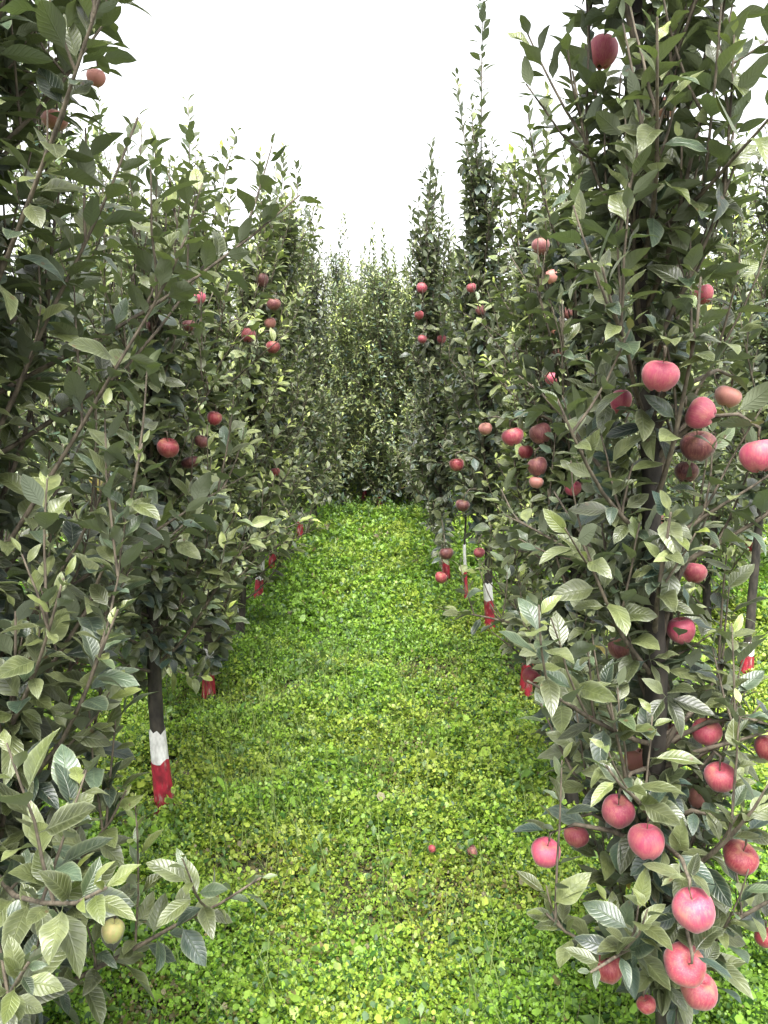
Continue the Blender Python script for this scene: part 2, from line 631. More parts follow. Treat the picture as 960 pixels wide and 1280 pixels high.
def grow(seed, base=(0, 0, 0), test=False, h=3.2, lean=(0, 0), R=0.42, low=0.55, dens=1.0, young=0.4, size=0.086, wob=0.012, apples=(), tops=4, top_len=0.6, r0=0.026, nb=16.0, taper=0.62):
    """All paths in the tree's own space, base at the origin. Returns trunk, list of branches (each a list of (path, radii)), leaves."""
    rng = np.random.default_rng(seed)
    n = 16
    z = np.linspace(-0.04, h, n)
    t = z / h
    wx, wy = np.cumsum(rng.normal(0, wob, n)), np.cumsum(rng.normal(0, wob, n))
    wx -= wx[0]; wy -= wy[0]
    trunk = np.stack((lean[0] * t + wx * t ** .5 if False else lean[0] * t + wx * 0.6, lean[1] * t + wy * 0.6, z), -1)
    rad = r0 * (1 - 0.86 * np.clip(t, 0, 1)) + 0.010 * np.exp(-np.maximum(z, 0) / 0.05)
    def tr(zz):
        return np.array([np.interp(zz, z, trunk[:, i]) for i in range(2)] + [zz])
    LV = Leaves()
    branches = []
    # side branches up the leader
    count = int((h - low) * nb * dens)
    hs = low + (h - low - 0.12) * (np.arange(count) + rng.random(count)) / count
    az = np.arange(count) * 2.399963 + rng.uniform(0, 6.28)
    for hh, a in zip(hs, az):
        f = (hh - low) / (h - low)
        a += rng.normal(0, 0.3)
        el = math.radians(rng.uniform(12, 58) + 22 * f)
        ln = R * (1.08 - taper * f) * rng.uniform(0.6, 1.25)
        d = np.array((math.cos(a) * math.cos(el), math.sin(a) * math.cos(el), math.sin(el)))
        p0 = tr(hh)
        upw = rng.uniform(-0.5, 1.6) + 0.6 * f
        ln *= 0.75 + 0.5 * NB(hh, seed * 0.37, 3.0) + (0.35 if rng.random() < 0.1 else 0)
        ln = min(ln, R * 1.22)
        path = bend(p0, d, ln, upw, rng)
        if test and crosses(path, base):
            continue
        szf = size * (1.14 - 0.22 * f)
        rb = np.linspace(0.0062, 0.0020, len(path)) * (1.1 - 0.4 * f)
        group = [(path, rb)]
        shoot_leaves(rng, LV, path, 0.018, szf, 58, 0.10, young * (0.4 + f), 0.35)
        for _ in range(3 if f < 0.8 else 2):
            s = rng.uniform(0.2, 0.9)
            q, dd, _l = sample_path(path, [s])
            sd_ = unit(dd[0] * 0.5 + rng.normal(0, 0.5, 3) + UP * 0.9)
            sp = bend(q[0], sd_, rng.uniform(0.10, 0.26) * (1.1 - 0.3 * f), 0.8, rng, 5)
            if test and crosses(sp, base):
                continue
            group.append((sp, np.linspace(0.0028, 0.0014, len(sp))))
            shoot_leaves(rng, LV, sp, 0.018, szf * 0.95, 52, 0.1, young, 0.25)
        branches.append(group)
    for _ in range(int(count * 0.6)):
        g = branches[rng.integers(0, len(branches))][0][0]
        q, dd, _l = sample_path(g, [rng.uniform(0.35, 0.95)])
        sp = bend(q[0], unit(dd[0] * 0.35 + UP + rng.normal(0, 0.2, 3)), rng.uniform(0.14, 0.34), 0.9, rng, 6, 0.1)
        if test and crosses(sp, base):
            continue
        branches.append([(sp, np.linspace(0.003, 0.0014, len(sp)))])
        shoot_leaves(rng, LV, sp, 0.017, size * 0.85, 46, 0.05, min(1.0, young * (2.6 if rng.random() < 0.35 else 0.8) * rng.uniform(0.5, 1.2)), 0.0)
    # leaf clusters on short spurs along the leader
    for hh in np.arange(low + 0.02, h - 0.1, 0.032 / dens):
        a = rng.uniform(0, 6.28)
        d = np.array((math.cos(a), math.sin(a), rng.uniform(0.1, 0.8)))
        rosette(rng, LV, tr(hh) + unit(d) * rng.uniform(0.02, 0.09), d, rng.integers(4, 7), size)
    # upright shoots at the top
    for k in range(tops):
        hh = h - rng.uniform(0.05, 0.7)
        a = rng.uniform(0, 6.28)
        d = unit(np.array((math.cos(a) * 0.5, math.sin(a) * 0.5, 1.0)))
        sp = bend(tr(hh), d, top_len * rng.uniform(0.6, 1.1), 1.2, rng, 7, 0.08)
        branches.append([(sp, np.linspace(0.005, 0.0016, len(sp)))])
        shoot_leaves(rng, LV, sp, 0.015, size * 0.95, 42, 0.08, young, 0.0)
    sp = bend(tr(h), UP + rng.normal(0, .06, 3), top_len, 0.6, rng, 7, 0.06)
    branches.append([(sp, np.linspace(rad[-1], 0.0016, len(sp)))])
    shoot_leaves(rng, LV, sp, 0.015, size * 0.95, 40, 0.02, young, 0.0)
    # a fruiting twig for each apple, ending at its stem
    for P in apples:
        P = np.asarray(P, float)
        t0 = tr(min(max(P[2] - rng.uniform(0.02, 0.12), 0.3), h))
        mid = (t0 + P) / 2 + np.array((0, 0, 0.05)) + rng.normal(0, 0.012, 3)
        end = P + np.array((0, 0, 0.012))
        path = np.array([t0, t0 * .6 + mid * .4 + (0, 0, .01), mid, mid * .4 + end * .6 + (0, 0, .02), end + (0, 0, .004), P])
        branches.append([(path, np.linspace(0.007, 0.0022, len(path)))])
        shoot_leaves(rng, LV, path, 0.03, size, 60, 0.25, 0.1, 0.2)
        rosette(rng, LV, end, np.array((0, 0, 1.0)), 4, size)
    return trunk, rad, branches, LV.cat()




def thin(rng, base, lv, strength=1.0):
    """Drops leaves that would grow over a fruit or a painted trunk that stands free in the orchard."""
    P, D, Nn, L, Wd, Y = lv
    C = P + D * (L * 0.6)[:, None] + np.asarray(base)
    x, y, zc = seen(C)
    keep = np.ones(len(P), bool)
    lp = L * FPX / np.maximum(zc, 0.2) * 0.22
    u = rng.random(len(P))
    for (px, py, r, d, share) in KEEP_CLEAR:
        hit = (np.hypot(x - px, y - py) < r + lp) & (zc < d + 0.02) & (zc > 0.1) & (u < share)
        keep &= ~hit
    # nothing grows right in front of the lens
    keep &= ~((zc < 0.75) & (zc > -1) & (np.abs(x - 480) < 2500))
    return [a[keep] for a in (P, D, Nn, L, Wd, Y)]


def trunk_ring(trunk, rad, z0, z1, name, mat, parent, proud, rng, rag0=0.0, rag1=0.0):
    """A coat of paint round the trunk, its edges ragged."""
    sides, rows = 14, 7
    V = []
    e0 = rng.normal(0, rag0, sides); e1 = rng.normal(0, rag1, sides)
    for k in range(rows):
        for j in range(sides):
            zz = (z0 + e0[j]) + ((z1 + e1[j]) - (z0 + e0[j])) * k / (rows - 1)
            c = [np.interp(zz, trunk[:, 2], trunk[:, i]) for i in range(2)]
            r = np.interp(zz, trunk[:, 2], rad) + proud
            th = j * 2 * math.pi / sides
            V.append((c[0] + r * math.cos(th), c[1] + r * math.sin(th), zz))
    Q = [(k * sides + j, k * sides + (j + 1) % sides, (k + 1) * sides + (j + 1) % sides, (k + 1) * sides + j) for k in range(rows - 1) for j in range(sides)]
    o = obj(name, quads_mesh(name, np.array(V), np.array(Q)), parent, [mat])
    return o


def build_tree(base, label, group, seed, lod='mid', parts=True, bands=None, tone=1.0, apples=(), **k):
    rng = np.random.default_rng(seed + 999)
    bz = float(ground_z(base[0], base[1]))
    base = (base[0], base[1], bz)
    local = [np.asarray(a) - np.array(base) for a in apples]
    trunk, rad, br, lv = grow(seed, base=base, test=(lod == 'hero'), apples=local, **k)
    root = bpy.data.objects.new('apple_tree', None)
    COL.objects.link(root)
    root.location = base
    root.empty_display_size = 0.1
    tag(root, label, 'tree', group)
    A = Acc()
    tp = np.array(trunk)
    fine = np.linspace(0, 1, 48)
    fp, _, _ = sample_path(tp, fine)
    fr = np.interp(fp[:, 2], trunk[:, 2], rad)
    rr = fr[:, None] * (1 + rng.normal(0, 0.05, (48, 10)))
    A.tube(fp, rr, 10)
    tk = obj('trunk', A.mesh('trunk'), root, [M_BARK])
    if bands:
        b0, b1, b2 = [b * (1 + rng.normal(0, 0.09)) for b in bands]
        trunk_ring(trunk, rad, b0, b1, 'red_paint_band', M_RED, tk, 0.0035, rng, 0.012, 0.004)
        trunk_ring(trunk, rad, b1 - 0.004, b2, 'white_paint_band', M_WHITE, tk, 0.0025, rng, 0.003, 0.007)
    if lod != 'far':
        lv = thin(rng, base, lv)
    P, D, Nn, L, Wd, Y = lv
    C = Acc()
    if parts:
        for g in br:
            B = Acc()
            for path, r in g:
                B.tube(path, r, 6)
            obj('branch', B.mesh('branch'), root, [M_TWIG])
    else:
        for g in br:
            for path, r in g:
                C.tube(path, r, 4, 1)
    V, Q, uv, c4 = leaves_geometry(rng, P, D, Nn, L, Wd, leaf_colors(rng, len(P), Y, tone), lod)
    C.add(V, Q, 0, uv, c4)
    C.push()
    obj('crown', C.mesh('crown'), root, [M_FAR if lod == 'far' else M_LEAF, M_TWIG])
    return root


# ------------------------------------------------------------------ apples: where, how big, how ripe, how shade-darkened
PINK, ROSE, RED, DARK, DULL, GREEN, PALE = (0.43, 0.052, 0.115), (0.32, 0.034, 0.070), (0.27, 0.014, 0.038), (0.07, 0.008, 0.018), (0.14, 0.032, 0.042), (0.34, 0.38, 0.12), (0.50, 0.20, 0.17)  # DARK and DULL: dark skins, also shade painted into the shaded apples
# px, py, width px, depth m, colour, tall, tree it grows on, label
APPLES = [
 (753, 65, 38, 1.60, PINK, 1.15, 'R1', 'bright pink tall apple near the top of the right front tree, against the sky'),
 (832, 135, 27, 1.75, PALE, 1.0, 'R1', 'pale pink apple half hidden by dark leaves high in the right front tree'),
 (825, 470, 47, 1.36, PINK, 0.92, 'R1', 'large round bright pink apple hanging highest of the right front cluster'),
 (776, 502, 27, 1.66, PINK, 1.25, 'R1', 'narrow pink apple just left below the large round pink one'),
 (876, 517, 42, 1.45, PINK, 0.9, 'R1', 'rosy apple showing its open calyx in the right front cluster'),
 (910, 496, 34, 1.66, PALE, 0.85, 'R1', 'pale salmon apple peeking above and right of the one with open calyx'),
 (872, 558, 45, 1.55, DULL, 0.9, 'R1', 'dull shaded apple crossed by a leaf under the one with open calyx'),
 (950, 570, 48, 1.45, PINK, 0.95, 'R1', 'big pink apple cut by the right edge of the photo'),
 (858, 590, 30, 1.62, DARK, 0.95, 'R1', 'dark red apple lowest of the right front cluster'),
 (880, 368, 24, 2.00, ROSE, 1.1, 'R1', 'small magenta apple in light green leaves right of the front trunk'),
 (868, 716, 30, 1.80, ROSE, 0.95, 'R1', 'small rosy apple above the green gap beside the right trunk'),
 (852, 788, 36, 1.62, PINK, 1.0, 'R1', 'salmon pink apple right of the twig midway down the right front tree'),
 (775, 810, 30, 1.80, DULL, 1.05, 'R1', 'dusky pink apple behind leaves midway down the right front tree'),
 (817, 650, 26, 1.75, PALE, 0.8, 'R1', 'dull orange pink apple tucked by the trunk above the small rosy one'),
 (883, 915, 37, 1.62, ROSE, 0.95, 'R1', 'rosy apple hanging at the end of the dark side branch'),
 (960, 935, 34, 1.62, RED, 1.0, 'R1', 'red apple at the right edge below the dark side branch'),
 (900, 972, 39, 1.58, ROSE, 1.0, 'R1', 'speckled rosy apple just below the one on the dark side branch'),
 (795, 950, 30, 1.75, PALE, 1.1, 'R1', 'orange tinged apple under a grey leaf left of the lower trunk'),
 (838, 918, 30, 1.75, DULL, 0.9, 'R1', 'brownish shaded apple against the lower trunk of the right front tree'),
 (773, 1015, 42, 1.58, PINK, 1.08, 'R1', 'salmon pink apple upper left of the pair beside the dark trunk'),
 (808, 1052, 46, 1.50, PINK, 1.0, 'R1', 'round pink apple lower right of the pair beside the dark trunk'),
 (720, 1045, 32, 1.75, ROSE, 0.9, 'R1', 'rosy apple half hidden in leaves left of the pair by the trunk'),
 (682, 1066, 38, 1.60, PINK, 1.0, 'R1', 'pink apple hanging outermost on the left of the right front tree'),
 (925, 1072, 45, 1.55, RED, 0.85, 'R1', 'magenta apple resting over a broad grey leaf near the right edge'),
 (873, 998, 27, 1.72, PALE, 1.0, 'R1', 'small pale pink apple behind a pale curled leaf by the speckled one'),
 (868, 1138, 52, 1.40, PINK, 1.05, 'R1', 'largest salmon pink apple low on the right front tree'),
 (855, 1206, 52, 1.45, ROSE, 1.0, 'R1', 'big rosy apple with a marked crown below the largest salmon one'),
 (873, 1238, 46, 1.52, ROSE, 1.0, 'R1', 'orange red apple partly behind the big rosy one at the bottom'),
 (760, 1210, 38, 1.62, RED, 1.0, 'R1', 'shaded dark rosy apple low in the leaves left of the big rosy one'),
 (956, 1172, 26, 1.75, RED, 1.0, 'R1', 'red apple sliver at the right edge near the bottom'),
 (808, 1256, 24, 1.65, RED, 0.9, 'R1', 'small red apple at the very bottom under the right front tree'),
 (733, 888, 24, 2.50, PINK, 0.85, 'R2', 'small pink apple in grey leaves low on the second right tree'),
 (641, 546, 28, 2.50, ROSE, 0.88, 'R2', 'rosy apple leftmost of the trio on the second right tree'),
 (676, 542, 29, 2.58, DULL, 1.0, 'R2', 'dusky purple apple right of the rosy one in the trio'),
 (657, 565, 21, 2.65, RED, 1.0, 'R2', 'small crimson apple hanging under the trio on the second right tree'),
 (672, 583, 26, 2.58, DULL, 1.0, 'R2', 'brown shaded apple below the trio on the second right tree'),
 (670, 603, 20, 2.58, PALE, 0.9, 'R2', 'pale pink apple just under the brown shaded one'),
 (716, 610, 22, 2.55, PINK, 1.0, 'R2', 'small pink apple beside a white leaf right of the trio'),
 (664, 845, 23, 2.95, ROSE, 1.0, 'R3', 'small rosy apple just above the red painted base of the third right tree'),
 (789, 360, 15, 2.90, PALE, 1.3, 'R2', 'thin pale pink apple sliver behind the front trunk'),
 (676, 308, 23, 3.30, DULL, 1.0, 'R3', 'dusky apple highest on the third right tree'),
 (688, 346, 21, 3.40, PALE, 0.95, 'R3', 'salmon apple second from the top of the third right tree'),
 (711, 391, 18, 3.50, DARK, 1.0, 'R3', 'dark brown red apple on the third right tree'),
 (695, 412, 16, 3.50, PALE, 0.9, 'R3', 'small pale apple left below the dark brown red one'),
 (694, 440, 17, 3.50, DULL, 1.0, 'R3', 'dull small apple midway on the third right tree'),
 (689, 473, 19, 3.40, PINK, 1.0, 'R3', 'single round pink apple above the trio on the right'),
 (607, 536, 19, 3.60, PALE, 0.95, 'R3', 'salmon apple hanging free left of the trio at alley side'),
 (589, 360, 14, 4.10, ROSE, 1.0, 'R4', 'small rosy apple high on the fourth right tree'),
 (601, 388, 15, 4.20, DULL, 1.0, 'R4', 'small brownish apple below the high rosy one of the fourth right tree'),
 (571, 581, 20, 4.00, RED, 1.0, 'R4', 'magenta apple in dark foliage on the alley side'),
 (578, 632, 20, 4.05, DARK, 0.9, 'R4', 'dark crimson apple in deep shade below the magenta one'),
 (599, 691, 16, 4.20, ROSE, 0.9, 'R4', 'small rosy apple just above the white painted trunk'),
 (558, 692, 20, 4.60, DARK, 0.9, 'R6', 'purple black apple low over the grass at the alley side'),
 (551, 722, 17, 4.60, RED, 1.0, 'R6', 'bright red apple hanging closest to the grass on the right'),
 (527, 360, 15, 5.40, ROSE, 1.0, 'R6', 'upper apple of the small column on the far right side tree'),
 (524, 394, 13, 5.40, RED, 1.0, 'R6', 'middle apple of the small column on the far right side tree'),
 (528, 424, 13, 5.40, ROSE, 1.0, 'R6', 'lowest apple of the small column on the far right side tree'),
 (552, 424, 13, 5.50, ROSE, 1.0, 'R6', 'small apple level with and right of the lowest one of the column'),
 (68, 150, 34, 1.70, PALE, 0.75, 'L1', 'pale orange pink apple half hidden at the top left'),
 (120, 97, 24, 1.85, PALE, 1.0, 'L1', 'pale pink apple behind a yellow leaf tip at the top left'),
 (141, 1164, 29, 1.55, GREEN, 1.1, 'L1', 'unripe yellow green apple low in the left front tree'),
 (210, 560, 28, 2.50, RED, 0.95, 'L2', 'bright crimson apple standing out on the second left tree'),
 (268, 523, 21, 2.65, RED, 1.0, 'L2', 'crimson apple up and right of the bright one, left row'),
 (191, 407, 18, 2.65, DARK, 1.2, 'L2', 'dark purple apple high on the second left tree'),
 (236, 407, 19, 2.75, DULL, 0.9, 'L2', 'brownish shaded apple right of the dark purple one'),
 (250, 372, 17, 3.20, PINK, 1.0, 'L3', 'small salmon apple highest on the third left tree'),
 (238, 578, 24, 2.70, DARK, 0.7, 'L2', 'dark red apple in shade below right of the bright crimson one'),
 (252, 552, 20, 2.75, DULL, 0.9, 'L2', 'dull pink apple between the bright crimson and its right neighbour'),
 (310, 419, 21, 3.50, ROSE, 1.0, 'L3', 'rosy apple left of the dark cluster on the left row'),
 (341, 434, 20, 3.90, RED, 0.95, 'L4', 'lowest apple of the dark cluster on the left row'),
 (327, 350, 19, 4.10, DARK, 1.1, 'L4', 'highest dark red apple of the cluster on the left row'),
 (342, 380, 20, 4.10, DULL, 0.95, 'L4', 'dusky apple in the middle of the cluster on the left row'),
 (338, 404, 17, 4.20, PALE, 0.95, 'L4', 'pale dull apple just under the dusky one of the cluster'),
 (344, 590, 14, 4.60, RED, 0.9, 'L4', 'tiny red apple above the far left painted trunks'),
]
for (px, py, w, d, c, tall, tr_, lb) in APPLES:
    hidden = ('half' in lb or 'partly' in lb or 'behind' in lb or 'sliver' in lb or 'shaded' in lb or 'tucked' in lb)
    KEEP_CLEAR.append((px, py, w * 0.5 * (0.68 if hidden else (0.97 if w > 24 else 0.78)), d, 0.85 if hidden else 0.96))
# painted trunk feet that stand free
KEEP_CLEAR += [(207, y, 17, 2.75, 0.95) for y in range(855, 1020, 16)]
KEEP_CLEAR += [(612, y, 10, 4.6, 0.98) for y in range(735, 812, 14)]
KEEP_CLEAR += [(655, 862, 9, 3.8, 0.95), (337, 705, 9, 6.0, 1.0), (375, 668, 9, 7.2, 1.0), (316, 738, 9, 5.3, 0.95), (552, 715, 9, 5.7, 0.95), (943, 834, 9, 3.8, 0.9)]


def apple_mesh(seed, tall=1.0):
    rng = np.random.default_rng(seed)
    nr, ns = 22, 28
    a = np.linspace(0.0, math.pi, nr)
    r = np.sin(a) * (1 + 0.10 * np.cos(a)) ** 1.0
    z = -np.cos(a) * -1.0
    z = np.cos(a)
    # dips at the stem and at the calyx
    prof_r = np.abs(np.sin(a)) ** 0.86 * (1 + 0.13 * np.cos(a))
    prof_z = np.cos(a) * 0.93 - 0.36 * np.exp(-(prof_r / 0.26) ** 2) * (np.cos(a) > 0) + 0.26 * np.exp(-(prof_r / 0.24) ** 2) * (np.cos(a) < 0)
    V = []
    th = np.arange(ns) * 2 * math.pi / ns
    lop = rng.uniform(-0.06, 0.06, 2)
    for i in range(nr):
        f = 0.5 * (1 - math.cos(a[i]))
        lob = 1 + (0.035 * f + 0.01) * np.cos(5 * th + seed)
        zz = prof_z[i] * tall + (0.07 * np.cos(5 * th + seed) if i > nr * 0.75 else 0) * -math.exp(-((prof_r[i] - 0.35) / 0.2) ** 2) + lop[0] * prof_r[i] * np.cos(th)
        rr = prof_r[i] * lob * (1 + 0.02 * np.cos(th + seed) + 0.015 * np.cos(2 * th + 2 * seed))
        V.append(np.stack((rr * np.cos(th), rr * np.sin(th), zz * np.ones(ns)), -1))
    V = np.vstack(V)
    Q = []
    for i in range(nr - 1):
        for j in range(ns):
            k = (j + 1) % ns
            Q.append((i * ns + j, (i + 1) * ns + j, (i + 1) * ns + k, i * ns + k))
    me = quads_mesh('apple', V, np.array(Q))
    me.materials.append(M_APPLE)
    return me


def small_mesh(name, paths, mat):
    A = Acc()
    for p, r in paths:
        A.tube(np.array(p), r, 6)
    me = A.mesh(name)
    me.materials.append(mat)
    return me


APPLE_KINDS = []
for i in range(4):
    o = obj('apple', apple_mesh(i * 3 + 1))
    s = obj('stem', small_mesh('stem', [(((0, 0, 0.50), (0.02, 0.01, 0.7), (0.04, 0.02, 0.9), (0.05, 0.03, 1.12)), (0.045, 0.03, 0.03, 0.045))], M_STEM), o)
    sep = []
    for k in range(5):
        t_ = k * 2 * math.pi / 5 + i
        sep.append((((0.07 * math.cos(t_), 0.07 * math.sin(t_), -0.68), (0.13 * math.cos(t_), 0.13 * math.sin(t_), -0.80), (0.08 * math.cos(t_), 0.08 * math.sin(t_), -0.88)), (0.05, 0.045, 0.012)))
    c = obj('calyx', small_mesh('calyx', sep, M_CALYX), o)
    APPLE_KINDS.append([o, s, c, False])

TREE_APPLES = {}


def place_apple(i, px, py, w, d, colour, tall, label, group, rng, fixed=None, tilt=None):
    k = APPLE_KINDS[i % 4]
    if not k[3]:
        o = k[0]; k[3] = True
    else:
        o = k[0].copy(); COL.objects.link(o)
        for ch in k[1:3]:
            c = ch.copy(); COL.objects.link(c); c.parent = o
    P = at(px, py, d) if fixed is None else np.array(fixed)
    r = w * (0.92 if w < 22 else 1.0) * d / FPX / 2 / 1.03
    o.scale = (r, r, r * tall)
    o.location = P
    tx = tilt if tilt is not None else (rng.uniform(-0.3, 0.3), rng.uniform(-0.3, 0.3))
    o.rotation_euler = (tx[0], tx[1], rng.uniform(0, 6.28))
    v = rng.uniform(0.68, 1.02)
    o.color = (min(1, colour[0] * v), colour[1] * v, colour[2] * v, 1)
    tag(o, label, 'apple', group)
    # where the stem ends
    bpy.context.view_layer.update()
    top = o.matrix_world @ Vector((0.05, 0.03, 1.12))
    return np.array(top)


rng_a = np.random.default_rng(77)
for i, (px, py, w, d, c, tall, tr_, lb) in enumerate(APPLES):
    tilt = None
    if 'open calyx' in lb and 'showing' in lb:
        tilt = (1.15, -0.5)
    if 'marked crown' in lb:
        tilt = (-0.75, -0.35)
    side = 'left' if tr_[0] == 'L' else 'right'
    top = place_apple(i, px, py, w, d, c, tall, lb, 'apples hanging on the %s row of trees' % side, rng_a, tilt=tilt)
    TREE_APPLES.setdefault(tr_, []).append(top)
for (px, py, w, c, lb) in ((540, 1060, 8, RED, 'small red windfall apple lying in the green weeds of the alley'), (590, 1063, 12, DULL, 'brown rotting windfall apple on the bare patch of the alley')):
    g = at(px, py, 2.5)
    cz = CAMZ
    v = g - np.array((0, 0, CAMZ))
    s_ = (CAMZ - 0.065) / -v[2]
    P = np.array((v[0] * s_, v[1] * s_, 0))
    P[2] = ground_z(P[0], P[1]) + 0.06
    zc = seen(P)[2]
    place_apple(0 if w == 8 else 2, px, py, w * 1.4, zc, c, 0.9, lb, 'windfall apples in the weeds', rng_a, fixed=P, tilt=(1.2, 0.4))

# ------------------------------------------------------------------ the two rows by the alley
LR, RR_ = 'apple trees of the left row along the alley', 'apple trees of the right row along the alley'
B = (0.03, 0.20, 0.31)
ROW = [
 # key, x, y, lod, label, group, settings
 ('L1', -0.82, 1.42, 'hero', 'nearest left apple tree with broad grey green leaves, cut by the left edge', LR, dict(sd=4, h=3.1, R=0.66, low=0.12, dens=2.5, young=0.3, size=0.088, top_len=0.8, lean=(0.10, 0.02), taper=-0.08, tops=8, nb=18.0)),
 ('L2', -0.78, 2.56, 'hero', 'second left apple tree with dark trunk painted white and red, bright crimson apple', LR, dict(h=1.85, lean=(0.10, 0), taper=0.35, R=0.54, low=0.44, dens=2.3, young=0.5, size=0.088, top_len=0.42, tops=5, bands=(0.04, 0.25, 0.34), r0=0.031)),
 ('L3', -0.84, 3.56, 'hero', 'third left apple tree, leafy to the ground behind the painted trunk', LR, dict(h=2.2, R=0.5, taper=0.4, low=0.14, dens=1.9, young=0.8, top_len=0.5, bands=B)),
 ('L4', -0.84, 4.40, 'mid', 'fourth left apple tree carrying a cluster of dark apples', LR, dict(h=2.2, R=0.46, taper=0.4, low=0.25, dens=1.9, young=0.9, top_len=0.5, lean=(0.16, 0))),
 ('L5', -0.87, 5.20, 'mid', 'fifth left apple tree with upright shoot tips, above a small painted foot', LR, dict(h=2.45, R=0.54, taper=0.4, low=0.28, dens=1.7, young=0.8, top_len=0.5, bands=B, lean=(0.18, 0))),
 ('L6', -0.87, 5.95, 'mid', 'sixth left apple tree with a small red painted foot by the grass', LR, dict(h=2.5, R=0.50, taper=0.4, low=0.3, dens=1.7, young=0.5, top_len=0.5, bands=B, lean=(0.1, 0))),
 ('L7', -0.78, 7.10, 'mid', 'seventh left apple tree, red foot at the far end of the grass', LR, dict(h=2.4, R=0.46, low=0.3, dens=1.7, young=0.4, bands=B)),
 ('L8', -0.72, 8.05, 'mid', 'last apple tree of the left row where the grass ends', LR, dict(h=2.5, R=0.46, low=0.2, dens=1.1, young=0.4)),
 ('R1', 0.64, 1.52, 'hero', 'nearest right apple tree, tall and laden with pink apples', RR_, dict(h=3.0, R=0.38, taper=0.05, low=0.2, dens=1.9, young=0.3, size=0.084, top_len=0.8, lean=(-0.26, 0.0), r0=0.03)),
 ('R2', 0.68, 2.62, 'hero', 'second right apple tree with a trio of dusky apples', RR_, dict(h=2.1, R=0.46, taper=0.4, low=0.2, dens=1.9, young=0.3, size=0.09, top_len=0.45)),
 ('R3', 0.70, 3.67, 'hero', 'third right apple tree, column of small apples above a red foot', RR_, dict(h=2.35, R=0.46, taper=0.4, low=0.25, dens=1.8, young=1.0, top_len=0.45, bands=B)),
 ('R4', 0.62, 4.44, 'mid', 'fourth right apple tree with bare white and red painted trunk and tallest shoot', RR_, dict(h=2.75, R=0.44, taper=0.75, low=0.6, dens=1.6, young=0.25, top_len=0.85, tops=2, bands=(0.04, 0.27, 0.40), r0=0.027, lean=(-0.12, 0))),
 ('R5', 0.55, 5.05, 'mid', 'fifth right apple tree with a thin pale stem beside the painted trunk', RR_, dict(h=2.2, R=0.34, low=0.62, dens=1.1, young=0.3, bands=(0.1, 0.3, 0.42), r0=0.009)),
 ('R6', 0.46, 5.70, 'mid', 'sixth right apple tree, slender with dark lower leaves and three small apples', RR_, dict(h=2.5, R=0.46, low=0.36, dens=1.7, young=0.2, top_len=0.6, lean=(-0.2, 0), bands=B)),
 ('R7', 0.52, 6.70, 'mid', 'seventh right apple tree standing close behind the slender one', RR_, dict(h=2.4, R=0.46, low=0.3, dens=1.2, young=0.5)),
 ('R8', 0.50, 7.70, 'mid', 'last apple tree of the right row where the grass ends', RR_, dict(h=2.4, R=0.46, low=0.2, dens=1.2, young=0.3)),
]
ROW.append(('Q1', 1.87, 3.85, 'mid', 'apple tree with thin bare dark trunk at the right edge, in the second row', 'apple trees of the second row on the right', dict(h=2.5, R=0.46, low=0.85, dens=1.2, young=0.5, top_len=0.5, bands=(0.02, 0.14, 0.16))))
for i, (key, x, y, lod, lb, gr, kw) in enumerate(ROW):
    build_tree((x, y), lb, gr, kw.pop('sd', 40 + i * 7), lod=lod, parts=(y < 5), apples=TREE_APPLES.get(key, ()), **kw)

# ------------------------------------------------------------------ trees of the rows beyond, grown once and copied
PROTO = []
for i in range(6):
    PROTO.append(build_tree((0, 0), 'prototype', None, 500 + i * 13, lod='far', parts=False, h=(2.5, 2.7, 2.35, 2.6, 2.8, 2.45)[i], R=0.62, low=0.0, dens=1.3, taper=0.4, tone=1.9,  # leaf colour raised, standing in for haze and light on the rows beyond
                            young=(0.35, 0.25, 0.5, 0.3, 0.25, 0.6)[i], top_len=0.55, tops=5, bands=B if i % 2 else None, wob=0.03))
proto_used = [False] * 6


def copy_tree(o, parent=None):
    c = o.copy()
    COL.objects.link(c)
    c.parent = parent
    for ch in o.children:
        copy_tree(ch, c)
    return c


rng = np.random.default_rng(3)
spots = []
for x0, y0, y1, lb, gr in (
    (1.92, 4.8, 9.5, 'slender apple tree of the row next beyond the right one', 'apple trees of the second row on the right'),
    (3.20, 5.6, 10.5, 'apple tree seen through gaps at the right edge', 'apple trees of the third row on the right'),
    (-1.68, 1.95, 9.5, 'apple tree with lightened leaves showing behind the left row', 'apple trees of the second row on the left'),
    (-3.4, 5.9, 10.5, 'small leaved apple tree far behind the left row', 'apple trees of the third row on the left')):
    y = y0
    while y < y1:
        spots.append((x0 + rng.normal(0, 0.06), y, lb, gr, 1.0))
        y += rng.uniform(0.85, 1.1)
for x, y in ((-0.45, 8.9), (-0.05, 8.75), (0.32, 8.95), (-0.25, 9.3), (0.12, 9.25), (0.5, 9.4), (-0.65, 9.4), (-0.2, 9.9), (0.25, 9.9), (0.0, 10.5), (-0.5, 10.3)):
    spots.append((x, y, 'small leaved apple tree closing the far end of the alley', 'apple trees at the far end of the orchard', 0.92))
for x in np.arange(-6.5, 6.6, 0.68):
    for y in (9.9, 11.2, 12.6, 14.0):
        if abs(x) < 0.5 * y + 0.3 and (y < 12 or abs(x) > 1.5):
            spots.append((x + rng.normal(0, 0.12), y + rng.normal(0, 0.25), 'small leaved apple tree closing the far end of the alley' if abs(x) < 1.3 else 'distant apple tree in the orchard beyond the rows', 'apple trees at the far end of the orchard', 1.0 + 0.03 * (y - 9)))
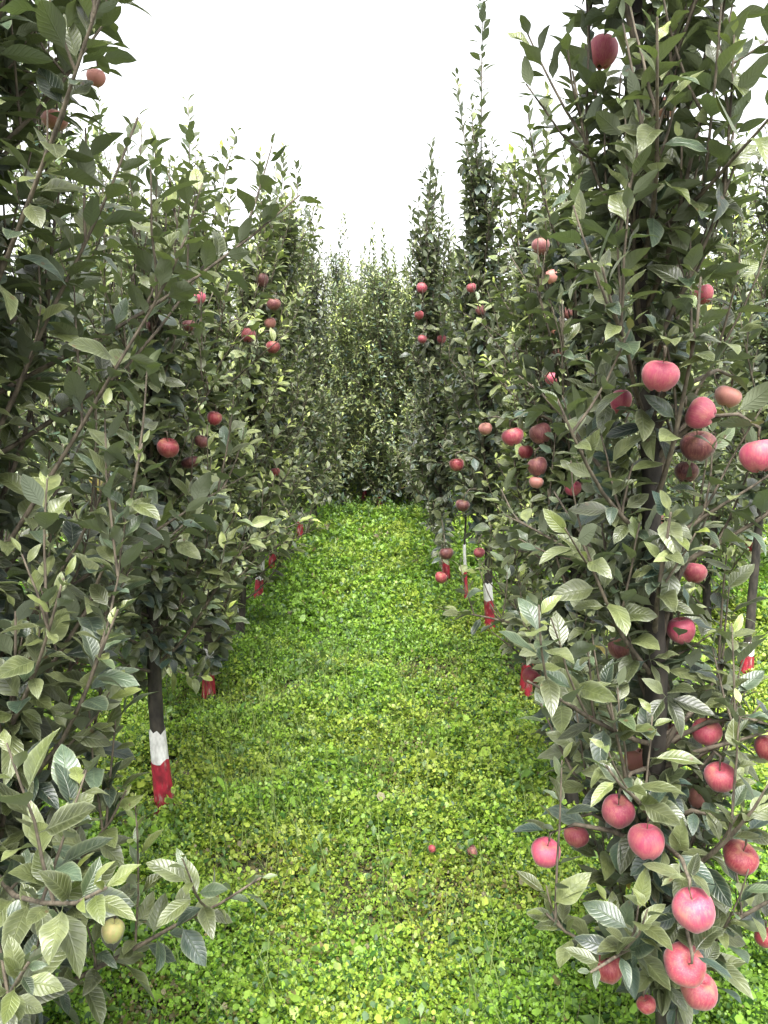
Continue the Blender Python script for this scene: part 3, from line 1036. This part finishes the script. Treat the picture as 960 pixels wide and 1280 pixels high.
for i, (x, y, lb, gr, s) in enumerate(spots):
    k = (i * 5 + 2) % 6
    if proto_used[k]:
        o = copy_tree(PROTO[k])
    else:
        o = PROTO[k]; proto_used[k] = True
    o.location = (x, y, float(ground_z(x, y)))
    o.rotation_euler = (0, 0, rng.uniform(0, 6.28))
    o.scale = (s, s, s * rng.uniform(0.93, 1.08))
    tag(o, lb, 'tree', gr)

# ------------------------------------------------------------------ ground cover
def ground_cover():
    rng = np.random.default_rng(21)
    Vs, Cs, Qs = [], [], []
    tot = 0
    hexa = np.array(((0.0, -0.12), (0.55, -0.52), (1.0, -0.30), (1.08, 0.30), (0.55, 0.52), (0.0, 0.12)))
    zones = ((-1.3, 1.3, 1.5, 2.3, 21000, 0.0074), (-1.4, 1.5, 2.3, 3.3, 13500, 0.0088), (-2.1, 2.1, 3.3, 4.6, 6500, 0.012), (-2.5, 3.1, 4.6, 6.4, 2500, 0.019), (-3.6, 4.2, 6.4, 10.5, 1000, 0.027), (-1.3, 1.3, 0.3, 1.5, 4500, 0.013), (-4.5, -1.3, 0.3, 3.3, 1600, 0.019), (1.3, 5.0, 0.3, 3.3, 1600, 0.019), (-5.0, -2.1, 3.3, 6.4, 1100, 0.022), (2.1, 5.6, 3.3, 6.4, 1100, 0.022), (-8, -3.6, 6.4, 12, 450, 0.034), (4.2, 9, 6.4, 12, 450, 0.034), (-3.6, 4.2, 10.5, 14, 350, 0.034))
    for (x0, x1, y0, y1, dn, sz) in zones:
        n = int((x1 - x0) * (y1 - y0) * dn)
        x, y = rng.uniform(x0, x1, n), rng.uniform(y0, y1, n)
        cl = np.clip(NA(x, y, 2.1) * 0.35 + NB(x, y, 8.5) * 0.35 + NC_(x, y, 19.0) * 0.5 - 0.1, 0, 1)
        bare = NC_(x, y, 2.3) * 0.5 + NB(x, y, 5.3) * 0.45
        # worn brown patches down the middle right of the alley
        px_, py_, _ = seen(np.stack((x, y, 0 * x), -1))
        worn = np.exp(-(((x - 0.30) / 0.22) ** 2 + ((y - 2.2) / 0.28) ** 2)) * 0.50 + np.exp(-(((x - 0.0) / 0.14) ** 2 + ((y - 2.75) / 0.2) ** 2)) * 0.32 + np.exp(-(((x + 0.38) / 0.12) ** 2 + ((y - 2.15) / 0.12) ** 2)) * 0.15
        b = bare + worn
        keep = (rng.random(n) > np.clip((b - 0.62) * 3.6, 0, 0.92)) & (rng.random(n) > np.clip((0.36 - cl) * 4, 0, 0.85))
        x, y, cl, b = x[keep], y[keep], cl[keep], b[keep]
        n = len(x)
        hgt = (0.006 + 0.19 * np.clip(cl, 0, 1) ** 1.8 * rng.uniform(0.3, 1.0, n)) * (1 - 0.55 * np.clip((b - 0.5) * 3, 0, 1))
        hgt *= np.where(np.abs(x + 0.08) > 0.62, 1.35, 1.0)
        z = ground_z(x, y) + hgt
        k = 5                               # leaflets on each sprig
        th0 = rng.uniform(0, 6.28, n)
        patch = NB(x, y, 1.1) * 0.5 + NA(x, y, 4.3) * 0.5
        for j in range(k):
            th = th0 + j * 2 * math.pi / k + rng.normal(0, 0.3, n)
            s = sz * rng.lognormal(0.0, 0.42 if y1 < 3.5 else 0.25, n)
            tilt = rng.uniform(-0.6, 1.15, n)
            roll = rng.normal(0, 0.6, n)
            D = np.stack((np.cos(th) * np.cos(tilt), np.sin(th) * np.cos(tilt), np.sin(tilt)), -1)
            S = np.stack((-np.sin(th) * np.cos(roll), np.cos(th) * np.cos(roll), np.sin(roll)), -1)
            drop = rng.uniform(0, 1, n) * hgt * 0.6
            P = np.stack((x + np.cos(th) * 0.003, y + np.sin(th) * 0.003, z - drop), -1) + rng.normal(0, sz * 0.35, (n, 3)) * (1, 1, 0.3)
            V = P[:, None] + s[:, None, None] * (hexa[None, :, 0, None] * D[:, None] + hexa[None, :, 1, None] * 1.05 * S[:, None])
            g = rng.random((n, 1))
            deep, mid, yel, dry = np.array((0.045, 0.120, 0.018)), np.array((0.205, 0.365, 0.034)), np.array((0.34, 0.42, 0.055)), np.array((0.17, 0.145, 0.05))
            f = np.clip((patch[:, None] - 0.46 + 0.17 * np.exp(-((y[:, None] - 3.3) / 0.9) ** 2) - 0.16 * (y[:, None] < 2.4) * np.clip((2.4 - y[:, None]) * 2, 0, 1)) * 2.6 + (g - 0.5) * 0.7, 0, 1)  # yellower weeds mid-alley, band widened so colour lightens the shaded path
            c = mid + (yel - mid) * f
            c = np.where(rng.random((n, 1)) < 0.22, deep, c)
            c = np.where(rng.random((n, 1)) < np.clip((b[:, None] - 0.60) * 1.6, 0.01, 0.4), dry, c)
            c = c * rng.uniform(0.7, 1.3, (n, 1))
            idx = tot + (np.arange(n) * 6)[:, None]
            Qs.append(np.concatenate((idx + np.array((0, 1, 2, 5)), idx + np.array((5, 2, 3, 4)))))
            Vs.append(V.reshape(-1, 3))
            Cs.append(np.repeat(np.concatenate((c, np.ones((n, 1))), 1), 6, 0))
            tot += n * 6
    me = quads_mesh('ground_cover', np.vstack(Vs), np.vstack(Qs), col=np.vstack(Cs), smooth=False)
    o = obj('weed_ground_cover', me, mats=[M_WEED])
    tag(o, 'bright green small leaved weeds carpeting the grassy alley', 'ground cover', kind='stuff')


def blades():
    rng = np.random.default_rng(8)
    spots_ = []
    for cx, cy, sp, n in ((-0.42, 2.65, 0.16, 300), (-0.55, 3.3, 0.16, 260), (0.0, 2.4, 0.6, 800), (0.0, 3.6, 0.6, 700), (-0.30, 3.6, 0.12, 60), (0.0, 5.0, 1.0, 500), (-0.1, 3.0, 0.5, 260), (0.2, 7.2, 0.6, 400), (-1.2, 3.5, 0.5, 200), (1.4, 3.5, 0.5, 300), (0.25, 2.0, 0.4, 120)):
        spots_.append(np.stack((rng.normal(cx, sp, n), rng.normal(cy, sp * 1.2, n)), -1))
    P = np.vstack(spots_)
    P = P[P[:, 1] > 1.5]
    n = len(P)
    h = rng.uniform(0.06, 0.20, n)
    th = rng.uniform(0, 6.28, n)
    lean = rng.uniform(0.15, 0.8, n)
    seg = 5
    V = []
    for k in range(seg + 1):
        f = k / seg
        r = lean * h * f ** 1.7
        w = 0.0016 * (1 - f ** 1.5) + 0.0002
        c = np.stack((P[:, 0] + np.cos(th) * r, P[:, 1] + np.sin(th) * r, ground_z(P[:, 0], P[:, 1]) + h * (f - 0.25 * lean * f ** 2)), -1)
        s = np.stack((-np.sin(th), np.cos(th), 0 * th), -1) * w
        V += [c - s, c + s]
    V = np.stack(V, 1).reshape(-1, 3)
    i = (np.arange(n) * (seg + 1) * 2)[:, None, None]
    q = np.array([(2 * k, 2 * k + 1, 2 * k + 3, 2 * k + 2) for k in range(seg)])[None]
    Q = (i + q).reshape(-1, 4)
    g = rng.random((n, 1))
    c = np.array((0.14, 0.22, 0.04)) * (1 - g) + np.array((0.30, 0.32, 0.10)) * g
    C4 = np.repeat(np.concatenate((c, np.ones((n, 1))), 1), (seg + 1) * 2, 0)
    o = obj('grass', quads_mesh('grass', V, Q, col=C4), mats=[M_WEED])
    tag(o, 'thin bent grass blades standing among the alley weeds', 'grass', kind='stuff')


def tall_weeds():
    rng = np.random.default_rng(31)
    LV = Leaves()
    A = Acc()
    sp = []
    for _ in range(520):
        side = rng.random() < 0.55
        x = (-0.86 + rng.normal(0, 0.16)) if side else (0.70 + rng.normal(0, 0.16))
        sp.append((x, rng.uniform(1.9, 8.5), rng.uniform(0.05, 0.16)))
    for cx, cy, n, hh in ((-0.36, 3.85, 10, 0.17), (-0.30, 4.2, 6, 0.14), (-0.05, 4.9, 6, 0.12), (-0.72, 2.38, 9, 0.13), (-0.82, 2.45, 7, 0.11), (0.58, 4.3, 8, 0.08), (0.1, 8.2, 30, 0.2), (-0.3, 8.3, 30, 0.2)):
        for _ in range(n):
            sp.append((cx + rng.normal(0, 0.05 if cy < 6 else .2), cy + rng.normal(0, 0.06), hh * rng.uniform(0.6, 1.2)))
    for _ in range(420):
        sp.append((rng.uniform(-0.75, 0.65), rng.uniform(1.6, 7), rng.uniform(0.05, 0.11)))
    for x, y, h in sp:
        p0 = np.array((x, y, float(ground_z(x, y))))
        path = bend(p0, UP + rng.normal(0, .25, 3), h, 0.5, rng, 4)
        A.tube(path, np.linspace(0.0014, 0.0006, 4), 3, 1)
        shoot_leaves(rng, LV, path, 0.012, 0.034 + 0.1 * h, 62, 0.15, 0.0, 0.2)
    P, D, Nn, L, Wd, Y = LV.cat()
    n = len(P)
    g = rng.random((n, 1))
    c = np.array((0.05, 0.125, 0.022)) * (1 - g) + np.array((0.13, 0.23, 0.03)) * g
    V, Q, uv, c4 = leaves_geometry(rng, P, D, Nn, L, Wd * 1.4, c, 'far')
    A.add(V, Q, 0, uv, c4)
    A.push()
    o = obj('tall_weeds', A.mesh('tall_weeds'), mats=[M_WEED, M_TWIG])
    tag(o, 'taller leafy weeds growing along the feet of the tree rows', 'weeds', kind='stuff')


ground_cover()
blades()
tall_weeds()
